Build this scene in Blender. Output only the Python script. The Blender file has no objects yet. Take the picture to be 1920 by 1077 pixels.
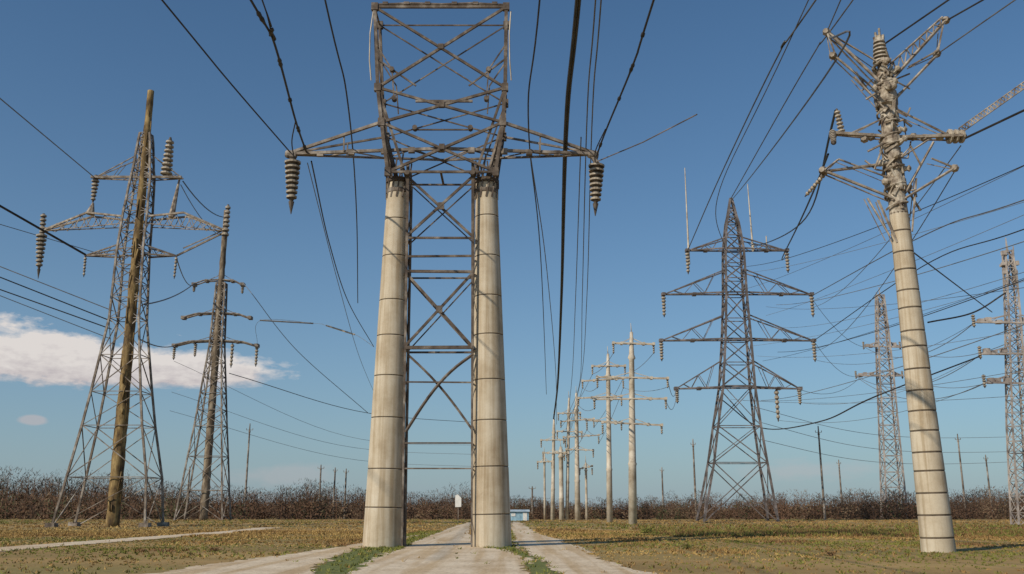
import bpy, math, random
import numpy as np
from mathutils import Vector, Quaternion
random.seed(7)
rng = np.random.default_rng(11)
scene = bpy.context.scene
scene.view_settings.view_transform = 'Standard'
scene.view_settings.look = 'None'
scene.view_settings.exposure = 0
COL = scene.collection

# ------------------------------------------------------------------ materials
def new_mat(name):
    m = bpy.data.materials.new(name); m.use_nodes = True
    nt = m.node_tree; nt.nodes.clear()
    out = nt.nodes.new('ShaderNodeOutputMaterial')
    b = nt.nodes.new('ShaderNodeBsdfPrincipled')
    nt.links.new(b.outputs[0], out.inputs[0])
    return m, nt, b

def noise(nt, scale, detail=5, rough=0.6, vec=None, dist=0.0):
    n = nt.nodes.new('ShaderNodeTexNoise')
    n.inputs['Scale'].default_value = scale; n.inputs['Detail'].default_value = detail
    n.inputs['Roughness'].default_value = rough; n.inputs['Distortion'].default_value = dist
    if vec is not None: nt.links.new(vec, n.inputs['Vector'])
    return n

def ramp(nt, fac, stops):
    r = nt.nodes.new('ShaderNodeValToRGB')
    e = r.color_ramp.elements
    e[0].position, e[0].color = stops[0][0], (*stops[0][1], 1)
    e[1].position, e[1].color = stops[-1][0], (*stops[-1][1], 1)
    for p, c in stops[1:-1]:
        x = e.new(p); x.color = (*c, 1)
    nt.links.new(fac, r.inputs[0]); return r

def mix(nt, fac, a, b, mode='MIX'):
    m = nt.nodes.new('ShaderNodeMix'); m.data_type = 'RGBA'; m.blend_type = mode
    for sock, val in ((0, fac), (6, a), (7, b)):
        if isinstance(val, bpy.types.NodeSocket): nt.links.new(val, m.inputs[sock])
        elif sock == 0: m.inputs[0].default_value = val
        else: m.inputs[sock].default_value = (*val, 1)
    return m.outputs[2]

def world_vec(nt, scale=(1, 1, 1)):
    g = nt.nodes.new('ShaderNodeNewGeometry')
    mp = nt.nodes.new('ShaderNodeMapping'); mp.inputs['Scale'].default_value = scale
    nt.links.new(g.outputs['Position'], mp.inputs['Vector'])
    return mp.outputs[0]

def bump(nt, b, h, strength, dist=0.02):
    bp = nt.nodes.new('ShaderNodeBump'); bp.inputs['Strength'].default_value = strength
    bp.inputs['Distance'].default_value = dist
    nt.links.new(h, bp.inputs['Height']); nt.links.new(bp.outputs[0], b.inputs['Normal'])

def simple(name, c1, c2, scale=3.0, rough=0.8, metal=0.0, c3=None, lo=0.35, hi=0.65, bmp=0.0, vscale=(1, 1, 1)):
    m, nt, b = new_mat(name)
    v = world_vec(nt, vscale)
    n = noise(nt, scale, 6, 0.65, v)
    st = [(lo, c1), (hi, c2)] if c3 is None else [(lo, c1), ((lo + hi) / 2, c3), (hi, c2)]
    r = ramp(nt, n.outputs['Fac'], st)
    nt.links.new(r.outputs[0], b.inputs['Base Color'])
    b.inputs['Roughness'].default_value = rough; b.inputs['Metallic'].default_value = metal
    if bmp: bump(nt, b, n.outputs['Fac'], bmp, .08)
    return m

M = {}
M['steel_rusty'] = simple('rusty galvanised steel', (.040, .026, .019), (.30, .265, .23), 1.3, .75, .1, c3=(.115, .088, .068), lo=.33, hi=.70)
M['steel_arm'] = simple('weathered brown grey steel', (.06, .044, .034), (.36, .32, .28), 1.6, .75, .1, c3=(.18, .15, .125), lo=.33, hi=.68)
M['steel_light'] = simple('weathered pale steel', (.11, .08, .06), (.44, .39, .33), 2.2, .7, .1, c3=(.27, .225, .18))
M['steel_mast'] = simple('stained pale mast steel', (.09, .06, .04), (.54, .49, .41), 2.6, .7, .05, c3=(.31, .26, .20))
M['steel_mid'] = simple('grey brown lattice steel', (.07, .05, .038), (.38, .345, .31), .9, .75, .1, c3=(.19, .155, .125))
M['steel_dark'] = simple('dark weathered steel', (.065, .055, .054), (.24, .21, .21), .8, .8, .1, c3=(.125, .108, .105))
M['steel_far'] = simple('haze tinted galvanised steel', (.20, .165, .15), (.48, .43, .395), .6, .8, .0, c3=(.33, .29, .265))  # lighter steel for far pylons, distance haze mixed into the colour
M['pale_mast'] = simple('pale painted mast', (.34, .28, .21), (.62, .56, .47), .9, .8, 0, c3=(.50, .44, .36))
M['brown_pole'] = simple('yellow brown weathered pole', (.055, .034, .016), (.36, .26, .115), 1.7, .9, 0, c3=(.19, .125, .050), lo=.36, hi=.66, vscale=(1, 1, .35), bmp=.8)
M['grey_pole'] = simple('grey brown weathered pole', (.07, .052, .035), (.32, .27, .20), 1.4, .9, 0, c3=(.17, .13, .09), lo=.36, hi=.66, vscale=(1, 1, .35), bmp=.8)
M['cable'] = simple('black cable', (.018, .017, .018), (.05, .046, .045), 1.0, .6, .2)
M['cable_pale'] = simple('grey aluminium cable', (.07, .07, .075), (.16, .16, .165), 1.0, .6, .2)
M['cable_far'] = simple('haze faded grey cable', (.13, .145, .165), (.20, .215, .235), 1.0, .8, 0)  # distance haze painted in: cable colour faded to pale blue grey
M['ceramic'] = simple('stained ceramic insulator', (.20, .16, .115), (.46, .41, .33), 4, .5, 0, c3=(.33, .28, .22))
M['ceramic_dark'] = simple('dark insulator groove', (.05, .04, .03), (.12, .095, .075), 4, .7)
M['seam'] = simple('dark joint', (.07, .052, .036), (.16, .125, .09), 3, .9)
M['white_paint'] = simple('white paint', (.65, .65, .63), (.8, .8, .78), 2, .6)
M['blue_clad'] = simple('light blue cladding', (.26, .46, .60), (.38, .58, .70), 2, .6)
M['roof'] = simple('pale blue roof sheet', (.38, .48, .55), (.5, .60, .66), 2, .6)
M['twig_dark'] = simple('dark brown twigs', (.040, .025, .017), (.082, .052, .034), .12, .95)
M['twig_red'] = simple('reddish brown twigs', (.078, .043, .027), (.145, .082, .050), .12, .95)
M['twig_tan'] = simple('tan twigs', (.12, .080, .050), (.20, .14, .085), .12, .95)
M['leaf_green'] = simple('dull evergreen leaves', (.035, .043, .018), (.072, .082, .032), .2, .9)
M['blade_gold'] = simple('golden dry grass', (.34, .215, .068), (.48, .33, .12), .25, .9)
M['blade_brown'] = simple('brown dry grass', (.25, .15, .050), (.36, .225, .08), .25, .9)
M['blade_red'] = simple('reddish dead weeds', (.17, .092, .036), (.26, .15, .06), .4, .9)
M['blade_green'] = simple('green grass', (.12, .13, .022), (.22, .22, .045), .3, .9)

m, nt, b = new_mat('weathered concrete')
v = world_vec(nt); n1 = noise(nt, .7, 8, .65, v)
vs = world_vec(nt, (5, 5, .14)); n2 = noise(nt, 1.0, 6, .6, vs)
n3 = noise(nt, 22, 4, .6, v)
base = ramp(nt, n1.outputs['Fac'], [(.3, (.40, .325, .23)), (.5, (.52, .45, .345)), (.72, (.61, .55, .45))])
st = ramp(nt, n2.outputs['Fac'], [(.36, (.60, .52, .41)), (.56, (1, 1, 1))])
c = mix(nt, .7, base.outputs[0], st.outputs[0], 'MULTIPLY')
sp = ramp(nt, n3.outputs['Fac'], [(.3, (.8, .77, .73)), (.5, (1, 1, 1))])
c = mix(nt, .5, c, sp.outputs[0], 'MULTIPLY')
nt.links.new(c, b.inputs['Base Color']); b.inputs['Roughness'].default_value = .9
bump(nt, b, n3.outputs['Fac'], .25, .015)
M['concrete'] = m

m, nt, b = new_mat('dry grassland')
v = world_vec(nt); vb = world_vec(nt, (.35, 1.2, 1))
big = noise(nt, .06, 5, .6, vb, .4); mid = noise(nt, .16, 6, .55, vb, .3); fine = noise(nt, 3.5, 8, .75, v)
c1 = ramp(nt, mid.outputs['Fac'], [(.3, (.23, .135, .044)), (.48, (.32, .20, .066)), (.62, (.385, .255, .092)), (.75, (.45, .32, .13))])
g1 = ramp(nt, fine.outputs['Fac'], [(.3, (.12, .115, .026)), (.7, (.22, .20, .052))])
gm = ramp(nt, big.outputs['Fac'], [(.44, (0, 0, 0)), (.62, (.7, .7, .7))])
c = mix(nt, gm.outputs[0], c1.outputs[0], g1.outputs[0])
d = ramp(nt, fine.outputs['Fac'], [(.3, (.68, .65, .62)), (.52, (1, 1, 1)), (.75, (1.1, 1.08, 1.05))])
c = mix(nt, .7, c, d.outputs[0], 'MULTIPLY')
nt.links.new(c, b.inputs['Base Color']); b.inputs['Roughness'].default_value = .95
bump(nt, b, fine.outputs['Fac'], .5, .06)
M['ground'] = m

m, nt, b = new_mat('green verge')
v = world_vec(nt); fine = noise(nt, 3.0, 7, .7, v)
g1 = ramp(nt, fine.outputs['Fac'], [(.3, (.07, .085, .018)), (.55, (.15, .17, .036)), (.75, (.27, .24, .07))])
nt.links.new(g1.outputs[0], b.inputs['Base Color']); b.inputs['Roughness'].default_value = .95
bump(nt, b, fine.outputs['Fac'], .9, .08)
M['verge'] = m

m, nt, b = new_mat('pale gravel')
v = world_vec(nt); a1 = noise(nt, .6, 6, .6, v); a2 = noise(nt, 6, 8, .8, v)
vt = world_vec(nt, (1.5, .06, 1)); a3 = noise(nt, 1.0, 4, .5, vt)
base = ramp(nt, a1.outputs['Fac'], [(.3, (.56, .44, .30)), (.5, (.68, .56, .41)), (.7, (.76, .645, .49))])
gr = ramp(nt, a2.outputs['Fac'], [(.36, (.50, .45, .39)), (.5, (1, 1, 1)), (.68, (1.1, 1.08, 1.05))])
tr = ramp(nt, a3.outputs['Fac'], [(.40, (.74, .64, .48)), (.55, (1, 1, 1))])
c = mix(nt, .9, base.outputs[0], gr.outputs[0], 'MULTIPLY'); c = mix(nt, .75, c, tr.outputs[0], 'MULTIPLY')
nt.links.new(c, b.inputs['Base Color']); b.inputs['Roughness'].default_value = .95
bump(nt, b, a2.outputs['Fac'], .6, .035)
M['gravel'] = m

# ------------------------------------------------------------------ mesh builder
class B:
    def __init__(s): s.v = []; s.f = []; s.m = []
    def ring(s, c, ax, r, n, ph=0.0):
        ax = Vector(ax).normalized()
        up = Vector((0, 0, 1)) if abs(ax.z) < .95 else Vector((0, 1, 0))
        a = ax.cross(up).normalized(); bb = ax.cross(a)
        i0 = len(s.v)
        for k in range(n):
            t = ph + 2 * math.pi * k / n
            s.v.append(tuple(Vector(c) + a * (r * math.cos(t)) + bb * (r * math.sin(t))))
        return i0
    def bar(s, p, q, r, r2=None, n=4, mat=0):
        p = Vector(p); q = Vector(q); ax = q - p
        if ax.length < 1e-4: return
        r2 = r if r2 is None else r2
        i = s.ring(p, ax, r, n, math.pi / 4); j = s.ring(q, ax, r2, n, math.pi / 4)
        for k in range(n):
            k2 = (k + 1) % n
            s.f.append((i + k, i + k2, j + k2, j + k)); s.m.append(mat)
        s.f.append(tuple(i + k for k in range(n))[::-1]); s.m.append(mat)
        s.f.append(tuple(j + k for k in range(n))); s.m.append(mat)
    def lathe(s, p, q, prof, n=12):
        p = Vector(p); q = Vector(q); ax = q - p; prev = None
        for t, r, mt in prof:
            i = s.ring(p + ax * t, ax, r, n)
            if prev is None: s.f.append(tuple(i + k for k in range(n))[::-1]); s.m.append(mt)
            else:
                for k in range(n):
                    k2 = (k + 1) % n
                    s.f.append((prev + k, prev + k2, i + k2, i + k)); s.m.append(mt)
            prev = i
        s.f.append(tuple(prev + k for k in range(n))); s.m.append(prof[-1][2])
    def path(s, pts, r, n=6, mat=0):
        prev = None; L = len(pts)
        for a in range(L):
            t = Vector(pts[min(a + 1, L - 1)]) - Vector(pts[max(a - 1, 0)])
            i = s.ring(pts[a], t, r if not hasattr(r, '__len__') else r[a], n)
            if prev is not None:
                for k in range(n):
                    k2 = (k + 1) % n
                    s.f.append((prev + k, prev + k2, i + k2, i + k)); s.m.append(mat)
            prev = i
    def box(s, c, h, mat=0):
        x, y, z = c; a, bb, d = h; i = len(s.v)
        for dz in (-d, d):
            for dx, dy in ((-a, -bb), (a, -bb), (a, bb), (-a, bb)): s.v.append((x + dx, y + dy, z + dz))
        for f in ((3, 2, 1, 0), (4, 5, 6, 7), (0, 1, 5, 4), (1, 2, 6, 5), (2, 3, 7, 6), (3, 0, 4, 7)):
            s.f.append(tuple(i + k for k in f)); s.m.append(mat)
    def obj(s, name, mats, parent=None, origin=(0, 0, 0), smooth=False):
        me = bpy.data.meshes.new(name)
        o = Vector(origin)
        me.from_pydata([tuple(Vector(x) - o) for x in s.v], [], s.f)
        for k in mats: me.materials.append(M[k])
        me.polygons.foreach_set('material_index', s.m)
        if smooth: me.polygons.foreach_set('use_smooth', [True] * len(s.f))
        me.update()
        ob = bpy.data.objects.new(name, me); COL.objects.link(ob)
        if parent is not None: ob.parent = parent
        else: ob.location = o
        return ob

def thing(name, base, label, cat, group=None):
    e = bpy.data.objects.new(name, None); e.location = base; e.empty_display_size = .5
    COL.objects.link(e); e['label'] = label; e['category'] = cat
    if group: e['group'] = group
    return e

def meta(o, label=None, cat=None, group=None, kind=None):
    if label: o['label'] = label
    if cat: o['category'] = cat
    if group: o['group'] = group
    if kind: o['kind'] = kind
    return o

def lerp(a, b, t): return a + (b - a) * t
def J(s): return random.uniform(-s, s)

def lattice(bd, levels, y, hdf, rl, rb, ratio=1.1, minh=1.2, jit=.0, drop=0.0):
    lv = []
    for (z0, a0, b0), (z1, a1, b1) in zip(levels[:-1], levels[1:]):
        w = ((b0 - a0) + (b1 - a1)) / 2
        n = max(1, round((z1 - z0) / max(minh, w * ratio)))
        for k in range(n):
            t = k / n; lv.append((lerp(z0, z1, t) + (J(jit) if k else 0), lerp(a0, a1, t), lerp(b0, b1, t)))
    lv.append(levels[-1])
    def cor(l):
        z, a, b_ = l; h = hdf(z); return [(a, y - h, z), (b_, y - h, z), (b_, y + h, z), (a, y + h, z)]
    for i in range(len(lv) - 1):
        A, C = cor(lv[i]), cor(lv[i + 1])
        for k in range(4):
            k2 = (k + 1) % 4
            bd.bar(A[k], C[k], rl)
            if random.random() > drop: bd.bar(A[k], C[k2], rb * random.uniform(.8, 1.2))
            if random.random() > drop: bd.bar(A[k2], C[k], rb * random.uniform(.8, 1.2))
            bd.bar(C[k], C[k2], rb)
    return lv

def arm(bd, root, zl, zu, tip, y, hd, rc, rb, n=5, ztip=None):
    zt = ztip if ztip is not None else zl
    T = Vector((tip, y, zt))
    for sy in (-1, 1):
        Lr = Vector((root, y + sy * hd, zl)); Ur = Vector((root, y + sy * hd, zu))
        bd.bar(Lr, T, rc); bd.bar(Ur, T, rc * .8)
        for k in range(n):
            a = Lr.lerp(T, k / n); b_ = Ur.lerp(T, (k + .5) / n); c_ = Lr.lerp(T, (k + 1) / n)
            if k: bd.bar(a, b_, rb)
            bd.bar(b_, c_, rb)
    for k in range(n):
        a = Vector((root, y - hd, zl)).lerp(T, k / n); c_ = Vector((root, y + hd, zl)).lerp(T, (k + .6) / n)
        bd.bar(a, c_, rb)

def disc_profile(nd, r0, r1, core=.58):
    pr = [(0, r0 * .4, 1), (.02, r0 * .4, 1)]
    for k in range(nd):
        t0 = .04 + .9 * k / nd; dt = .9 / nd; r = lerp(r0, r1, k / nd)
        pr += [(t0, r * core, 1), (t0 + dt * .25, r, 0), (t0 + dt * .6, r * .97, 0), (t0 + dt * .7, r * core, 1)]
    pr += [(.95, r1 * .4, 1), (1.0, r1 * .25, 1)]
    return pr

def insulator(parent, origin, p, q, r0, r1, nd=10, name='insulator_string', tip=0.0):
    b_ = B(); b_.lathe(p, q, disc_profile(nd, r0, r1), 14)
    if tip:
        d = (Vector(q) - Vector(p)).normalized(); b_.bar(Vector(q) - d * .05, Vector(q) + d * tip, r1 * .6, .02, 8, 1)
    return b_.obj(name, ['ceramic', 'ceramic_dark'], parent, origin)

# ------------------------------------------------------------------ setting
g = B(); S = 1800
g.v = [(-S, -S, 0), (S, -S, 0), (S, S, 0), (-S, S, 0)]; g.f = [(0, 1, 2, 3)]; g.m = [0]
meta(g.obj('ground', ['ground']), kind='structure', label='flat dry brown grassland with green patches')

roads = {
 'centre': [(-5, -3.6, 2.6), (10, -4.0, 1.4), (26.1, -4.42, .57), (33.3, -4.76, .42), (41, -4.95, -.3), (45, -5.0, -1.75), (52, -5.2, -1.9), (69.5, -5.57, -2.88), (88.9, -5.66, -3.9), (103, -5.7, -4.4), (125, -5.8, -4.9)],
 'left': [(-5, -20, -8.5), (10, -14, -6.8), (26.1, -9.9, -5.4), (33.3, -9.1, -6.3), (45, -8.0, -6.95), (58, -6.9, -6.2), (68, -6.1, -5.6)],
 'right': [(-5, 2.9, 6.5), (10, 2.2, 5.0), (26.1, 1.28, 3.6), (33.3, 1.0, 3.1), (45, .15, 3.0), (69.5, -.1, 1.9), (88.9, -.15, 1.5), (130, 0, 1.2)],
 'track': [(5, -24.0, -21.4), (28, -23.7, -21.2), (42, -23.3, -20.8), (60, -22.8, -20.4), (76, -22.5, -20.2), (90, -23.5, -21.5)],
}
names = {'centre': 'gravel road', 'left': 'gravel road', 'right': 'gravel road', 'track': 'dirt track'}
verges = {
 'a': [(0, -8.4, -3.5), (26.1, -5.5, -4.3), (33.3, -6.4, -4.65), (45, -7.0, -4.9), (50, -7.0, -5.1), (62, -6.2, -5.5)],
 'b': [(0, 1.8, 3.0), (26.1, .45, 1.35), (33.3, .3, 1.05), (41, -.35, .3), (46, -1.9, .15), (70, -2.9, -.1), (95, -4.0, -.2)],
}
def strip(rows, z, jit, step=.3):
    ys = np.arange(rows[0][0], rows[-1][0], step)
    xl = np.interp(ys, [r[0] for r in rows], [r[1] for r in rows]); xr = np.interp(ys, [r[0] for r in rows], [r[2] for r in rows])
    def wob(n):
        a = rng.normal(0, 1, n); s_ = np.convolve(a, np.ones(7) / 7, 'same') * 1.6 + np.convolve(rng.normal(0, 1, n), np.ones(25) / 25, 'same') * 3
        return s_ * jit + rng.normal(0, jit * .6, n)
    xl = xl + wob(len(ys)); xr = xr + wob(len(ys))
    b_ = B()
    for i, yy in enumerate(ys):
        b_.v += [(xl[i], yy, z), (xr[i], yy, z)]
        if i: b_.f.append((2 * i - 2, 2 * i - 1, 2 * i + 1, 2 * i)); b_.m.append(0)
    return b_
for i, (k, rows) in enumerate(roads.items()):
    meta(strip(rows, .008 + .004 * i, .15).obj(names[k].replace(' ', '_'), ['gravel']), kind='structure', label='pale sandy ' + names[k] + ' with ragged grassy edges')
for i, (k, rows) in enumerate(verges.items()):
    meta(strip(rows, .004, .08).obj('grass_verge', ['verge']), kind='structure', label='green grass strip between gravel lanes')

def on_road(x, y, pad=0.0):
    res = np.zeros(len(x), bool)
    for rows in roads.values():
        yy = [r[0] for r in rows]
        xl = np.interp(y, yy, [r[1] for r in rows]); xr = np.interp(y, yy, [r[2] for r in rows])
        res |= (x > xl - pad) & (x < xr + pad) & (y > yy[0]) & (y < yy[-1])
    return res

def blades_mesh(name, px, py, h, w, lean, mi, mats, nb):
    n = len(px); N = n * nb
    cx = np.repeat(px, nb) + rng.normal(0, .12, N) * np.repeat(h, nb) * 4; cy = np.repeat(py, nb) + rng.normal(0, .12, N) * np.repeat(h, nb) * 4
    hh = np.repeat(h, nb) * rng.uniform(.5, 1.2, N); ww = np.repeat(w, nb) * rng.uniform(.6, 1.3, N)
    a = rng.uniform(0, 2 * np.pi, N); la = rng.uniform(0, 2 * np.pi, N); ll = hh * rng.uniform(0, lean, N)
    V = np.zeros((N, 3, 3))
    V[:, 0] = np.stack([cx - np.cos(a) * ww, cy - np.sin(a) * ww, np.full(N, -.01)], 1)
    V[:, 1] = np.stack([cx + np.cos(a) * ww, cy + np.sin(a) * ww, np.full(N, -.01)], 1)
    V[:, 2] = np.stack([cx + np.cos(la) * ll, cy + np.sin(la) * ll, hh], 1)
    me = bpy.data.meshes.new(name)
    me.vertices.add(N * 3); me.vertices.foreach_set('co', V.reshape(-1))
    me.loops.add(N * 3); me.loops.foreach_set('vertex_index', np.arange(N * 3, dtype=np.int32))
    me.polygons.add(N); me.polygons.foreach_set('loop_start', np.arange(0, N * 3, 3, dtype=np.int32))
    for k in mats: me.materials.append(M[k])
    me.polygons.foreach_set('material_index', np.repeat(mi, nb).astype(np.int32))
    me.update(calc_edges=True); me.validate()
    o = bpy.data.objects.new(name, me); COL.objects.link(o); return o

def field(x, y, s, seed):
    r = np.random.default_rng(seed); v_ = np.zeros(len(x))
    for k in range(6):
        fx, fy, ph = r.normal(0, s), r.normal(0, s), r.uniform(0, 6.28)
        v_ += np.sin(x * fx + y * fy + ph)
    return v_ / 2.4
n = 34000
yy = 22 + (np.sqrt(rng.uniform(0, 1, n))) * 55; xx = rng.uniform(-.62, .62, n) * (yy + 6)
n2 = 12000; y2 = rng.uniform(75, 150, n2); x2 = rng.uniform(-.62, .62, n2) * y2
xx = np.concatenate([xx, x2]); yy = np.concatenate([yy, y2])
keep = ~on_road(xx, yy, -.14); keep |= rng.uniform(0, 1, len(xx)) < .012
xx, yy = xx[keep], yy[keep]
fl = field(xx * .35, yy, .14, 3); f2 = field(xx, yy, .5, 5); f3 = field(xx * .3, yy, .25, 8)
nearv = (((xx > -7.2) & (xx < -4.2)) | ((xx > -2.5) & (xx < 1.6))) & (yy < 75)
rr = rng.uniform(0, 1, len(xx)); r2 = rng.normal(0, .45, len(xx))
mi = np.where(f3 + r2 > -.1, 0, 1)
mi = np.where(fl + r2 > .5, 3, mi)
mi = np.where((f2 + r2 > 1.5), 2, mi)
band = (xx > 10) & (yy > 60) & (yy < 100) & (rr > .35)
mi = np.where(band, np.where(rr > .68, 2, 3), mi)
mi = np.where(nearv & (rr < .92), 3, mi)
hgt = np.clip(.075 + .035 * f2, .03, .3) * (1 + .4 * (yy > 60)); hgt = np.where(nearv, .10, hgt)
hgt = np.where(band, hgt + .12, hgt)
wid = .012 + .00055 * yy
meta(blades_mesh('grass', xx, yy, hgt, wid, 1.8, mi, ['blade_gold', 'blade_brown', 'blade_red', 'blade_green'], 5), kind='stuff', label='dry golden brown and green meadow grass')

def wood():
    N_T = 2100
    tx = rng.uniform(-150, 150, N_T); ty = 157 + rng.uniform(0, 1, N_T) ** 1.3 * 60
    a = tx / ty
    H = np.interp(a, [-.6, -.52, -.45, -.38, -.3, -.18, -.1, .05, .2, .6], [7.2, 6.9, 6.0, 6.2, 5.0, 4.6, 3.9, 3.0, 3.5, 4.4]) * (ty / 160) * rng.uniform(.6, 1.06, N_T)
    H *= np.clip(1 + .20 * field(tx, ty * .3, .22, 9) + .10 * field(tx, ty, .6, 4), .6, 1.45)
    H = np.where(rng.uniform(0, 1, N_T) < .03, H * 1.25, H)
    nb = 130; N = N_T * nb
    X = np.repeat(tx, nb); Y = np.repeat(ty, nb); HH = np.repeat(H, nb)
    t = rng.uniform(0.02, 1, N) ** 1.05
    spread = HH * .42 * np.sqrt(np.clip(1.02 - np.abs(t - .45) * 1.5, .05, 1))
    px = X + rng.normal(0, .6, N) * spread; py = Y + rng.normal(0, .6, N) * spread; pz = t * HH
    L = HH * rng.uniform(.03, .11, N); W_ = rng.uniform(.02, .055, N) + (t < .55) * .10
    dx = rng.normal(0, .8, N); up = rng.uniform(.2, 1, N)
    V = np.zeros((N, 3, 3))
    V[:, 0] = np.stack([px - W_, py, pz - L * .3], 1); V[:, 1] = np.stack([px + W_, py + rng.normal(0, .1, N), pz - L * .3], 1)
    V[:, 2] = np.stack([px + dx * L, py + rng.normal(0, .3, N) * L, pz + up * L], 1)
    T = np.zeros((N_T, 3, 3)); lean = rng.normal(0, .04, N_T) * H
    T[:, 0] = np.stack([tx - .1, ty, np.full(N_T, -.1)], 1); T[:, 1] = np.stack([tx + .1, ty, np.full(N_T, -.1)], 1); T[:, 2] = np.stack([tx + lean, ty, H * 1.0], 1)
    A = np.concatenate([V, T]); K = len(A)
    me = bpy.data.meshes.new('winter_woodland')
    me.vertices.add(K * 3); me.vertices.foreach_set('co', A.reshape(-1))
    me.loops.add(K * 3); me.loops.foreach_set('vertex_index', np.arange(K * 3, dtype=np.int32))
    me.polygons.add(K); me.polygons.foreach_set('loop_start', np.arange(0, K * 3, 3, dtype=np.int32))
    for k in ('twig_dark', 'twig_red', 'twig_tan', 'leaf_green'): me.materials.append(M[k])
    base = rng.choice([0, 1, 2, 3], N_T, p=[.32, .40, .20, .08])
    mi_ = np.repeat(base, nb); mi_ = np.where(rng.uniform(0, 1, N) < .15, 1, mi_)
    me.polygons.foreach_set('material_index', np.concatenate([mi_, np.full(N_T, 1)]).astype(np.int32))
    me.update(calc_edges=True); me.validate()
    o = bpy.data.objects.new('winter_woodland', me); COL.objects.link(o)
    meta(o, kind='stuff', label='far belt of bare brown winter trees')
wood()

for (x, y, r, k) in ((9.6, 69, .8, 'blade_green'), (7.6, 42, .4, 'blade_green'), (11.8, 36, .35, 'blade_red'), (-12.3, 40, .35, 'blade_red')):
    b_ = B()
    for i in range(26):
        an = random.uniform(0, 6.28); e = random.uniform(.2, 1.3)
        tip = Vector((math.cos(an) * math.cos(e), math.sin(an) * math.cos(e), math.sin(e) * .7)) * r * random.uniform(.6, 1)
        b_.bar((x, y, -.02), Vector((x, y, 0)) + tip, .012, .004, 3, 0)
        for j in range(10):
            c0 = Vector((x, y, 0)) + tip * random.uniform(.35, 1.05) + Vector((random.gauss(0, .06), random.gauss(0, .06), random.gauss(0, .05)))
            s_ = r * .09; i0 = len(b_.v)
            d1 = Vector((random.gauss(0, 1), random.gauss(0, 1), random.gauss(0, 1))).normalized() * s_; d2 = Vector((random.gauss(0, 1), random.gauss(0, 1), random.gauss(0, 1))).normalized() * s_
            b_.v += [tuple(c0 - d1), tuple(c0 + d2), tuple(c0 + d1)]; b_.f.append((i0, i0 + 1, i0 + 2)); b_.m.append(1)
    meta(b_.obj('shrub', ['twig_dark', k], origin=(x, y, 0)), 'low scrubby bush growing in the dry meadow', 'bush')

# ------------------------------------------------------------------ central H tower
Y0 = 44.9; O = (-3.45, Y0, 0)
tw = thing('transmission_tower', O, 'tall pylon on twin concrete columns with rusty lattice head over road', 'pylon')
def column(p, q, r0, r1, nsec, parent, origin, smoothn=40, g_=.0028):
    b_ = B(); pr = []
    cuts = [0] + [(k + J(.12)) / nsec for k in range(1, nsec)] + [1]
    for t0, t1 in zip(cuts[:-1], cuts[1:]):
        R_ = lambda t: lerp(r0, r1, t)
        pr += [(t0, R_(t0), 0), (t0 + .0015, R_(t0 + .0015), 0), (t1 - g_ - .0015, R_(t1 - g_), 0), (t1 - g_, R_(t1 - g_), 0),
               (t1 - g_ + .0001, R_(t1) * .975, 1), (t1 - .0001, R_(t1) * .975, 1)]
    pr.append((1, r1, 0))
    b_.lathe(p, q, pr, smoothn)
    o = b_.obj('concrete_column', ['concrete', 'seam'], parent, origin)
    for f_ in o.data.polygons:
        f_.use_smooth = (len(f_.vertices) == 4 and f_.material_index == 0 and abs(f_.normal.z) < .5)
    return o
column((-6.0, Y0, -.3), (-5.77, Y0, 17.76), .94, .55, 9, tw, O)
column((-.94, Y0, -.3), (-1.30, Y0, 17.76), .94, .55, 9, tw, O)
# shaft
b_ = B(); hd = .7
def shx(z): return (lerp(-5.02, -5.22, z / 18.5), lerp(-1.84, -1.97, z / 18.5))
for sy in (-1, 1):
    for k in (0, 1):
        b_.bar((shx(0)[k], Y0 + sy * hd, -.1), (shx(18.5)[k], Y0 + sy * hd, 18.6), .055 if sy < 0 else .05, .10 if sy < 0 else .07)
for z, r, bk in ((14.7, .07, 0), (13.75, .07, 0), (13.0, .09, 1), (9.22, .11, 1), (7.57, .05, 0), (4.7, .05, 0), (3.53, .045, 0)):
    l, rr_ = shx(z)
    b_.bar((l, Y0 - hd, z), (rr_, Y0 - hd, z + J(.03)), r)
    if bk: b_.bar((l, Y0 + hd, z), (rr_, Y0 + hd, z), r * .6)
    b_.bar((l, Y0 - hd, z), (l, Y0 + hd, z), r * .7); b_.bar((rr_, Y0 - hd, z), (rr_, Y0 + hd, z), r * .7)
for z0, z1 in ((14.8, 17.9), (9.3, 12.9)):
    for sy, r in ((-1, .085), (1, .04)):
        b_.bar((shx(z0)[0], Y0 + sy * hd, z0), (shx(z1)[1], Y0 + sy * hd, z1), r)
        b_.bar((shx(z0)[1], Y0 + sy * (hd - .12), z0), (shx(z1)[0], Y0 + sy * (hd - .12), z1), r)
    b_.box((-3.52, Y0 - hd, (z0 + z1) / 2), (.15, .05, .18))
P1, P2 = [], []
for i in range(13):
    t = i / 12; x_ = lerp(-5.0, -1.85, t)
    P1.append((x_, Y0 - hd, 5.2 + 3.7 * (t + .13 * math.sin(t * math.pi))))
    P2.append((x_, Y0 - hd + .14, 8.9 - 3.6 * (t - .07 * math.sin(t * math.pi))))
b_.path(P1, .08, 6); b_.path(P2, .065, 6)
for k in range(5):
    z0 = .6 + k * 3.5
    for xx_ in (0, 1):
        b_.bar((shx(z0)[xx_], Y0 - hd, z0), (shx(z0 + 1.75)[xx_], Y0 + hd, z0 + 1.75), .03)
        b_.bar((shx(z0 + 1.75)[xx_], Y0 + hd, z0 + 1.75), (shx(z0 + 3.5)[xx_], Y0 - hd, z0 + 3.5), .03)
b_.obj('lattice_shaft', ['steel_rusty'], tw, O)
b_ = B(); b_.bar((-4.98, Y0 - .1, -.1), (-5.1, Y0, 17.6), .07, .07, 8)
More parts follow.
